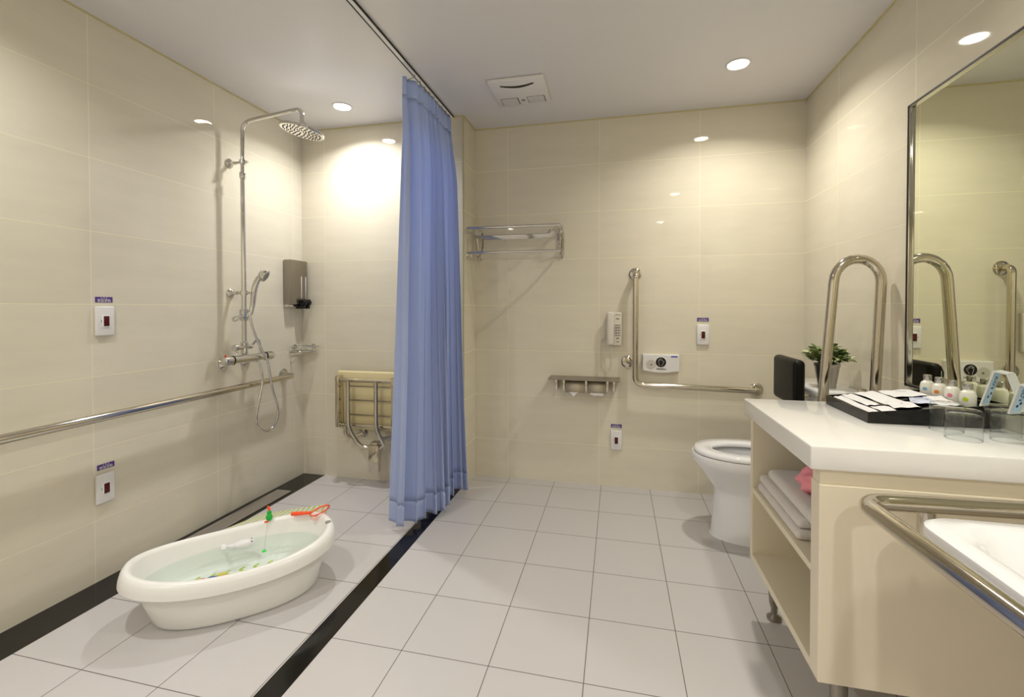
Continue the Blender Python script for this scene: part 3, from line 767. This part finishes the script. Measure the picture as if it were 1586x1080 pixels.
def packet(label, x0, x1, y0, y1, lift0, lift1, rz=0., m=M_paper, name='toiletry_packet', th=.004, sl=None):
    """sachet: a little cushion lying in the tray, its high side at lift1"""
    r = root(name, label, 'packet', ((x0+x1)/2, (y0+y1)/2, tz((x0+x1)/2)), 'white toiletry packets in the black tray')
    bm = B(); nx, ny = 8, 10; cx, cy = (x0+x1)/2, (y0+y1)/2
    for sgn in (1, -1):
        V = []
        for j in range(ny+1):
            row = []
            for i in range(nx+1):
                u, v = i/nx, j/ny; x = x0+(x1-x0)*u; y = y0+(y1-y0)*v
                bulge = (math.sin(PI*u)*math.sin(PI*v))**.6
                z = tz(x)+lift0+(lift1-lift0)*v+sgn*th*bulge+.0022*math.sin(v*7+u*5+x0*90)*math.cos(u*6+y0*50)
                dx_, dy_ = x-cx, y-cy
                row.append(bm.verts.new((cx+dx_*math.cos(rz)-dy_*math.sin(rz), cy+dx_*math.sin(rz)+dy_*math.cos(rz), z)))
            V.append(row)
        for j in range(ny):
            for i in range(nx): bm.faces.new((V[j][i], V[j][i+1], V[j+1][i+1], V[j+1][i]))
    bmesh.ops.remove_doubles(bm, verts=bm.verts, dist=1e-5)
    obj('sachet', bm, m, r, angle=60)
    return r
def prt(r, x, y, w, h, m, z=0.):
    bm = B(); box(bm, x-w/2, x+w/2, y-h/2, y+h/2, tz(x)+z, tz(x)+z+.0006); obj('print', bm, m, r, False)
packet('long narrow white toothbrush packet in the leftmost slot of the tray', .838, .865, -1.425, -1.195, -.002, .001)
packet('white packet in the second slot of the tray at the rear', .871, .909, -1.343, -1.175, -.001, .001)
p = packet('crumpled white packet leaning across the third slot of the tray', .914, .978, -1.335, -1.17, 0, .006, .12)
p = packet('largest flat white packet at the rear middle of the tray', .982, 1.076, -1.278, -1.165, .004, .004, -.05); prt(p, 1.03, -1.21, .03, .002, M_grey, .009)
packet('small white square packet at the front left of the tray', .871, .911, -1.425, -1.36, -.001, 0)
p = packet('white flat packet at the front middle of the tray', .914, .978, -1.418, -1.345, .003, .005, -.15); prt(p, .945, -1.38, .002, .006, M_grey, .0095)
p = packet('clear packet with blue print beside the front glasses', .99, 1.045, -1.385, -1.30, .003, .006, -.4, th=.007, m=mat('clear_blue_packet', (214, 222, 244), .2)); prt(p, 1.015, -1.335, .016, .006, M_lblue, .0135); prt(p, 1.02, -1.36, .006, .008, M_lblue, .0125)
packet('white packet lying between the blue packet and the bottles', 1.03, 1.076, -1.425, -1.30, .004, .008, -.2)

# lotion bottles
def bottle(y, x, dot, label, i):
    z = tz(x)-.0135
    r = root('lotion_bottle', label, 'bottle', (x, y, z), 'white lotion bottles at the back of the tray')
    bm = B(); lathe(bm, [(.016, 0), (.0185, .003), (.019, .012), (.019, .036), (.0165, .046), (.0105, .051), (.0095, .055)], (x, y, z), n=32); obj('bottle_body', bm, M_lotion, r)
    bm = B(); lathe(bm, [(.0108, .054), (.0112, .056), (.0112, .069), (.010, .0705)], (x, y, z), n=32); obj('cap', bm, M_cap, r)
    bm = B(); dr = Vector((-.75, -.66, 0)); 
    lathe(bm, [(.0065, 0), (.006, .0012)], Vector((x, y, z+.026))+dr*.0182, dr, 16); obj('printed_dot', bm, M_dot[i], r)
    return r
for i, (yy, w) in enumerate(((-1.205, 'pale blue'), (-1.262, 'orange'), (-1.32, 'pink'), (-1.384, 'lime green'))):
    bottle(yy, 1.108, i, 'small white lotion bottle with %s dot, silver cap, in the black tray' % w, i)

# tumblers, upside down
def glass(x, y, label):
    r = root('drinking_glass', label, 'glass', (x, y, .8), 'upturned clear tumblers on the countertop')
    bm = B(); R = .0365; h = .078
    lathe(bm, [(R, 0), (R-.0005, h-.008), (R-.002, h-.002), (R-.006, h), (.001, h)], (x, y, .8003), n=48, cap=False)
    lathe(bm, [(R-.0015, h-.016), (R-.006, h-.013), (.001, h-.013)], (x, y, .8003), n=48, cap=False)
    lathe(bm, [(R-.0025, 0), (R, .0004), (R, .002), (R-.0025, .002)], (x, y, .8003), n=48, cap=False)
    bmesh.ops.remove_doubles(bm, verts=bm.verts, dist=1e-4)
    obj('tumbler', bm, M_glass, r, angle=50)
glass(1.0, -1.478, 'upturned clear tumbler standing against the front of the black tray')
glass(.985, -1.567, 'upturned clear tumbler nearest the front edge of the counter')
glass(1.085, -1.565, 'upturned clear tumbler under the left leg of the folded toothbrush sleeve')
glass(1.12, -1.49, 'upturned clear tumbler beside the mirror behind the others')
# folded kids toothbrush sleeves
def sleeve(label, cx, cy, top, sp, ang, txt):
    r = root('toothbrush_sleeve', label, 'sleeve', (cx, cy, .88), 'folded toothbrush sleeves over the tumblers')
    ux, uy = math.cos(ang), math.sin(ang); vx, vy = -uy, ux; w = .017
    P = [(-sp, .880), (-.014, top), (.012, top-.004), (sp, .880)]
    bm = B()
    for (a, b_) in zip(P, P[1:]):
        d_ = Vector((b_[0]-a[0], 0, b_[1]-a[1])).normalized(); n_ = Vector((-d_.z, 0, d_.x))
        pts = []
        for (s_, z_) in (a, b_):
            for q in (-1, 1): pts.append((s_, z_, q))
        c8 = []
        for off in (-.002, .002):
            for (s_, z_, q) in (pts[0], pts[1], pts[3], pts[2]):
                s2 = s_+n_.x*off; z2 = z_+n_.z*off
                c8.append(bm.verts.new((cx+ux*s2+vx*w*q, cy+uy*s2+vy*w*q, z2)))
        f = [(0, 1, 2, 3), (7, 6, 5, 4), (0, 4, 5, 1), (1, 5, 6, 2), (2, 6, 7, 3), (3, 7, 4, 0)]
        for q in f: bm.faces.new([c8[i] for i in q])
    obj('film', bm, M_frost, r, False)
    # printed strip on the side leg that faces the room
    a, b_ = P[0], P[1]; d_ = Vector((b_[0]-a[0], 0, b_[1]-a[1])).normalized(); n_ = Vector((-d_.z, 0, d_.x))
    xa = Vector((vx, vy, 0)); ya = Vector((ux*d_.x, uy*d_.x, d_.z))
    L = math.hypot(b_[0]-a[0], b_[1]-a[1]); nn = xa.cross(ya)
    mid = Vector((cx+ux*(a[0]+b_[0])/2, cy+uy*(a[0]+b_[0])/2, (a[1]+b_[1])/2))
    sg = 1 if nn.dot(Vector((-.7, -.7, .1))) > 0 else -1
    nn = nn*sg
    bm = B(); W = .011; c_ = [mid+xa*W*i+ya*L*.45*j+nn*.0026 for i, j in ((-1, -1), (1, -1), (1, 1), (-1, 1))]; slab(bm, c_, .0005, nn); pr = obj('print_strip', bm, M_hair, r, False)
    bm = text_bm(txt, .017, rotm(-ya, nn.cross(-ya), mid+ya*L*.18+nn*.0034), .0003); obj('writing', bm, M_navy, pr, False)
    bm = B(); 
    for k, (i, j) in enumerate(((-.3, -.5), (.4, -.3))): lathe(bm, [(.004, 0), (.003, .0006)], mid+xa*W*i+ya*L*.45*j+nn*.0031, nn, 10)
    obj('picture', bm, M_navy if txt[0] == 'K' else M_magenta, pr, False)
sleeve('frosted KiD\'s toothbrush sleeve folded into a peak over the tumblers', 1.085, -1.545, .975, .04, -1.0, "KiD's")
sleeve('frosted toothbrush sleeve with pink print at the right edge of the photo', 1.075, -1.64, .955, .035, -1.2, "KiD's")

# ------------------------------------------------------------------ mirror
r = root('wall_mirror', 'large wall mirror in a thin steel frame on the right wall above the counter', 'mirror', (XR, -1.7, .85))
my0, my1, mz0, mz1 = -2.9, -.985, .848, 1.888
obj('glass_pane', box(B(), XR-.006, XR-.0005, my0+.012, my1-.012, mz0+.01, mz1-.012), M_mirror, r, False)
bm = B(); w_ = .012
box(bm, XR-.016, XR, my0, my1, mz1-w_, mz1, .002); box(bm, XR-.016, XR, my0, my1, mz0, mz0+w_, .002); box(bm, XR-.016, XR, my1-w_, my1, mz0, mz1, .002); box(bm, XR-.016, XR, my0, my0+w_, mz0, mz1, .002)
obj('frame', bm, M_frame, r)
bm = B(); box(bm, XR-.0175, XR-.0155, my0+.004, my1-.004, mz1-.009, mz1-.003); box(bm, XR-.0175, XR-.0155, my1-.009, my1-.003, mz0+.004, mz1-.004); box(bm, XR-.0175, XR-.0155, my0+.004, my1-.004, mz0+.003, mz0+.009)
obj('frame_groove', bm, M_dark, r, False)

# ------------------------------------------------------------------ washbasin and its guard rail
r = root('washbasin', 'white wall-hung washbasin in front of the cream cabinet at the right edge', 'washbasin', (.95, -2.1, .55))
def rrect(x0, x1, y0, y1, z, rc, n=6):
    out = []
    for cx, cy, a0 in ((x1-rc, y1-rc, 0), (x0+rc, y1-rc, PI/2), (x0+rc, y0+rc, PI), (x1-rc, y0+rc, 3*PI/2)):
        for k in range(n+1):
            a = a0+PI/2*k/n; out.append((cx+rc*math.cos(a), cy+rc*math.sin(a), z))
    return out
bx0, bx1, by0, by1, bzt = .722, XR, -2.42, -1.835, .70
bm = B(); loft(bm, [rrect(bx0+.16, bx1, by0+.12, by1-.1, bzt-.17, .08), rrect(bx0+.06, bx1, by0+.05, by1-.04, bzt-.12, .08), rrect(bx0+.015, bx1, by0+.012, by1-.012, bzt-.05, .06), rrect(bx0, bx1, by0, by1, bzt-.02, .06), rrect(bx0+.002, bx1, by0+.002, by1-.002, bzt-.006, .06), rrect(bx0+.012, bx1-.003, by0+.012, by1-.012, bzt, .055), rrect(bx0+.04, bx1-.10, by0+.05, by1-.05, bzt-.002, .09), rrect(bx0+.055, bx1-.115, by0+.065, by1-.065, bzt-.012, .09), rrect(bx0+.10, bx1-.15, by0+.12, by1-.12, bzt-.10, .09), rrect(bx0+.14, bx1-.18, by0+.17, by1-.17, bzt-.12, .06)])
obj('bowl', bm, M_cer, r, angle=50)
bm = B(); lathe(bm, [(.022, 0), (.022, .003)], (.93, -2.12, bzt-.1195)); obj('waste_fitting', bm, M_chrome, r)
bm = B(); lathe(bm, [(.026, 0), (.024, .01), (.02, .09)], (XR-.055, -2.12, bzt)); tube(bm, smooth_path([(XR-.055, -2.12, bzt+.08), (XR-.06, -2.12, bzt+.13), (XR-.17, -2.12, bzt+.11), (XR-.18, -2.12, bzt+.08)], .03), .012); box(bm, XR-.10, XR-.04, -2.13, -2.11, bzt+.135, bzt+.145, .003); obj('tap', bm, M_chrome, r)
r = root('basin_guard_rail', 'heavy steel tube rail wrapping around the washbasin at the right edge', 'grab bar', (.7, -2.0, .70))
bm = B(); tube(bm, smooth_path([(XR, -1.755, .70), (.652, -1.788, .70), (.68, -2.52, .70), (XR, -2.52, .70)], .055, 12), .0185, 32); obj('rail', bm, M_steel, r)
for yy in (-1.772,):
    bm = B(); tube(bm, smooth_path([(.79, yy, .70), (.79, yy, .60), (XR, yy, .56)], .04), .0165, 24); obj('brace', bm, M_steel, r)
for c in ((XR, -1.755, .70), (XR, -2.52, .70)): obj('flange', flange(c, (-1, 0, 0), .04), M_steel, r)

# ------------------------------------------------------------------ baby bath
TC, TH = Vector((-1.36, -1.457, 0)), .80
def tl(x, y, z): return Vector((TC.x+x*math.cos(TH)-y*math.sin(TH), TC.y+x*math.sin(TH)+y*math.cos(TH), z))
r = root('baby_bath', 'white oval plastic baby bath full of water on the shower floor', 'baby bath', (TC.x, TC.y, 0), rot=(0, 0, TH))
def bring(a, b, z, ex=0, n=2.35, N=96, sad=0.):
    out = []
    for k in range(N):
        t = 2*PI*k/N; x, y = sell(t, a, b, n); f = 1+.09*(x/a)
        out.append((x+ex, y*f, z+sad*((x/a)**2-.35)))
    return out
s_ = .029
bm = B(); loft(bm, [bring(.262, .170, 0, .012), bring(.278, .182, .003, .012), bring(.285, .187, .012, .012), bring(.305, .193, .08, .006), bring(.325, .199, .158, .002, sad=s_), bring(.35, .214, .157, sad=s_), bring(.364, .225, .145, sad=s_), bring(.368, .228, .145, sad=s_), bring(.366, .226, .162, sad=s_), bring(.361, .222, .180, sad=s_), bring(.352, .214, .193, sad=s_), bring(.342, .204, .197, sad=s_), bring(.331, .194, .194, sad=s_), bring(.323, .187, .182, sad=s_), bring(.308, .178, .11), bring(.29, .168, .07), bring(.272, .155, .053), bring(.245, .138, .05)])
obj('shell', bm, M_tub, r, angle=60, world=False)
bm = B()
for k in range(7):
    cx = -.14+k*.052; cy = .098-k*.004; L = .018
    P = [(cx+.011, cy+L), (cx-.009, cy), (cx+.011, cy-L)]
    for a, b_ in zip(P, P[1:]):
        d_ = Vector((b_[0]-a[0], b_[1]-a[1], 0)).normalized(); n_ = Vector((-d_.y, d_.x, 0))*.0042
        A, C = Vector((*a, .0508)), Vector((*b_, .0508))
        slab(bm, [A-n_, C-n_, C+n_, A+n_], .0006)
o = obj('chevron_print', bm, M_lime, r, False, world=False)
bm = B(); lathe(bm, [(.012, 0), (.012, .004)], (.334, -.03, .2125), n=20); obj('rim_plug', bm, M_grey, r, world=False)
bm = B(); rg = bring(.3125, .1805, .127); bm.faces.new([bm.verts.new(p) for p in rg])
w = obj('bath_water', bm, M_water, None, False); w.location = (TC.x, TC.y, 0); w.rotation_euler = (0, 0, TH)
tag(w, 'clear pale green water filling the white baby bath', 'water')

# toys
def toy(name, label, cat, loc, g='bath toys'): return root(name, label, cat, loc, g, (0, 0, TH))
p = tl(.025, .135, .127); r = toy('toy_whale', 'small white whale bath toy floating at the far side of the bath', 'toy', p)
bm = B(); ball(bm, (0, 0, .008), .042, .022, .017, 28, 16); P = [(-.036, 0, .008), (-.055, 0, .012), (-.066, 0, .016)]; tube(bm, P, [.013, .006, .005], 12)
for q in (-1, 1): ball(bm, (-.072, q*.012, .017), .011, .014, .003, 12, 6)
obj('body', bm, M_white, r, world=False)
bm = B()
for q in (-1, 1): ball(bm, (.03, q*.0135, .017), .0026, .0022, .0026, 10, 6)
obj('eyes', bm, M_black, r, world=False)
def at(px_, py_, z):  return (px_, py_, z)
p = tl(.127, .186, .188); r = toy('toy_angler', 'green and orange angler bath toy with a line, on the far rim', 'toy', p)
bm = B(); ball(bm, (0, 0, .016), .0135, .012, .017, 20, 12); ball(bm, (0, 0, .036), .0095, .0085, .0125, 20, 12); obj('body', bm, M_green, r, world=False)
bm = B(); ball(bm, (0, 0, .052), .0065, .006, .008, 16, 10); tube(bm, [(-.004, 0, .055), (-.006, 0, .068)], .003, 8); tube(bm, [(.0, 0, .055), (-.001, 0, .066)], .0025, 8); box(bm, -.02, -.004, -.016, -.009, .0, .0065, .001); obj('hat', bm, M_orange, r, world=False)
pb = tl(.094, .03, .127); inv = Matrix.Translation(p) @ Matrix.Rotation(TH, 4, 'Z'); q = inv.inverted() @ pb
bm = B(); tube(bm, [(-.008, -.014, .004), (q.x, q.y, .02+q.z*0+(.12-.197)+.0)], .0006, 6); obj('fishing_line', bm, M_grey, r, world=False)
bm = B(); ball(bm, (q.x, q.y, q.z+.004), .0095, .006, .005, 14, 8); obj('lure', bm, M_limegreen, r, world=False)
r = root('toy_fishing_net', 'orange toy landing net resting on the far right rim of the bath', 'toy', tl(.25, .16, .205), 'bath toys')
A, Bp = tl(.215, .155, .2085), tl(.285, .10, .2175)
bm = B(); tube(bm, [A, A.lerp(Bp, .25), Bp], [.0085, .009, .0065], 12); obj('handle', bm, M_orange, r)
rc = tl(.318, .066, .2325); e1 = Vector((.81, .585, .33)).normalized(); e2 = Vector((.25, -.35, .55)).normalized()
bm = B(); tube(bm, [rc+e1*.042*math.cos(a)+e2*.026*math.sin(a) for a in [2*PI*k/32 for k in range(32)]], .0032, 10, closed=True); obj('hoop', bm, M_orange, r)
bm = B(); C2 = rc+Vector((.0, 0, -.035)); 
ring = lambda s, dz: [rc+(e1*.041*math.cos(a)+e2*.025*math.sin(a))*s+Vector((dz*.2, dz*.3, dz)) for a in [2*PI*k/20 for k in range(20)]]
loft(bm, [ring(1, 0), ring(.8, -.02), ring(.4, -.035)], False, True); obj('net', bm, M_clearish, r)
for k, (x, y, mm, lab, rr) in enumerate(((-.125, .06, M_redd, 'red toy fish under water at the near side of the bath', .014), (-.09, .055, M_blue, 'blue toy fish under water between the red and yellow ones', .016), (-.055, .065, M_yellow, 'yellow toy fish under water nearest the middle of the bath', .014))):
    p = tl(x, y, .0505); r = toy('toy_fish', lab, 'toy', p, 'coloured toy fish in the bath')
    bm = B(); ball(bm, (0, 0, .011), rr*1.4, rr*.7, .009, 18, 10); obj('body', bm, mm, r, world=False)
    bm = B(); slab(bm, [(-rr*1.2, 0, .009), (-rr*2.1, rr*.7, .009), (-rr*1.9, 0, .009), (-rr*2.1, -rr*.7, .009)], .003); obj('tail', bm, mm, r, False, world=False)
p = tl(-.19, .05, .0505); r = toy('toy_fish', 'dark blue toy fish under water at the left end of the bath', 'toy', p, 'coloured toy fish in the bath')
bm = B(); ball(bm, (0, 0, .01), .02, .008, .007, 16, 8); obj('body', bm, M_navy, r, world=False)
bm = B(); slab(bm, [(-.018, 0, .009), (-.03, .009, .009), (-.027, 0, .009), (-.03, -.009, .009)], .003); obj('tail', bm, M_navy, r, False, world=False)
# anti-slip mat behind the bath
r = root('bath_mat', 'white anti-slip mat with rows of lime dashes on the floor behind the bath', 'mat', (-1.65, -.87, 0))
c4 = [Vector((-1.86, -1.08, .002)), Vector((-1.79, -.845, .002)), Vector((-1.515, -.655, .002)), Vector((-1.42, -.83, .002))]
bm = B(); slab(bm, c4, .006); obj('sheet', bm, M_white, r, False)
bm = B()
for i in range(20):
    for j in range(13):
        u, v = (i+.5)/20, (j+.4)/13
        p0 = c4[0].lerp(c4[3], v); p1 = c4[1].lerp(c4[2], v); p = p0.lerp(p1, u); e = (c4[2]-c4[1]).normalized(); f = Vector((-e.y, e.x, 0))
        cc = Vector((p.x, p.y, .0082)); 
        slab(bm, [cc-e*.0055-f*.0035, cc+e*.0055-f*.0035, cc+e*.0055+f*.0035, cc-e*.0055+f*.0035], .0006)
obj('dash_print', bm, M_lime, r, False)

# ------------------------------------------------------------------ camera
yaw, pitch, roll, f, cx, cy = .225596, -.015706, -.000873, 708.21, 793., 488.27
cam = bpy.data.cameras.new('camera'); co = bpy.data.objects.new('camera', cam); COL.objects.link(co)
def cam_axis(a, b, c):
    # camera-space (right, forward, up) to world
    cr, sr = math.cos(roll), math.sin(roll); x = a*cr-c*sr; z2 = a*sr+c*cr; d2 = b
    cp, sp_ = math.cos(pitch), math.sin(pitch); d = d2*cp-z2*sp_; z = d2*sp_+z2*cp
    cyw, syw = math.cos(yaw), math.sin(yaw)
    return Vector((x*cyw-d*syw, x*syw+d*cyw, z))
Rv, Fv, Uv = cam_axis(1, 0, 0), cam_axis(0, 1, 0), cam_axis(0, 0, 1)
mw = Matrix((Rv, Uv, -Fv)).transposed().to_4x4(); mw.translation = Vector((.110686, -2.975267, 1.140718))
co.matrix_world = mw
cam.sensor_width = 36; cam.sensor_fit = 'HORIZONTAL'; cam.lens = f*36/1586
cam.shift_x = (793-cx)/1586; cam.shift_y = (cy-540)/1586
cam.clip_start = .02
S.camera = co
S.cycles.transparent_max_bounces = 24
# ------------------------------------------------------------------ world and view
w = bpy.data.worlds.new('World'); S.world = w; w.use_nodes = True
w.node_tree.nodes['Background'].inputs[0].default_value = (.9, .9, 1, 1); w.node_tree.nodes['Background'].inputs[1].default_value = .3
S.view_settings.view_transform = 'Standard'; S.view_settings.look = 'None'; S.view_settings.gamma = 1; S.view_settings.use_curve_mapping = False
S.view_settings.exposure = 0.0
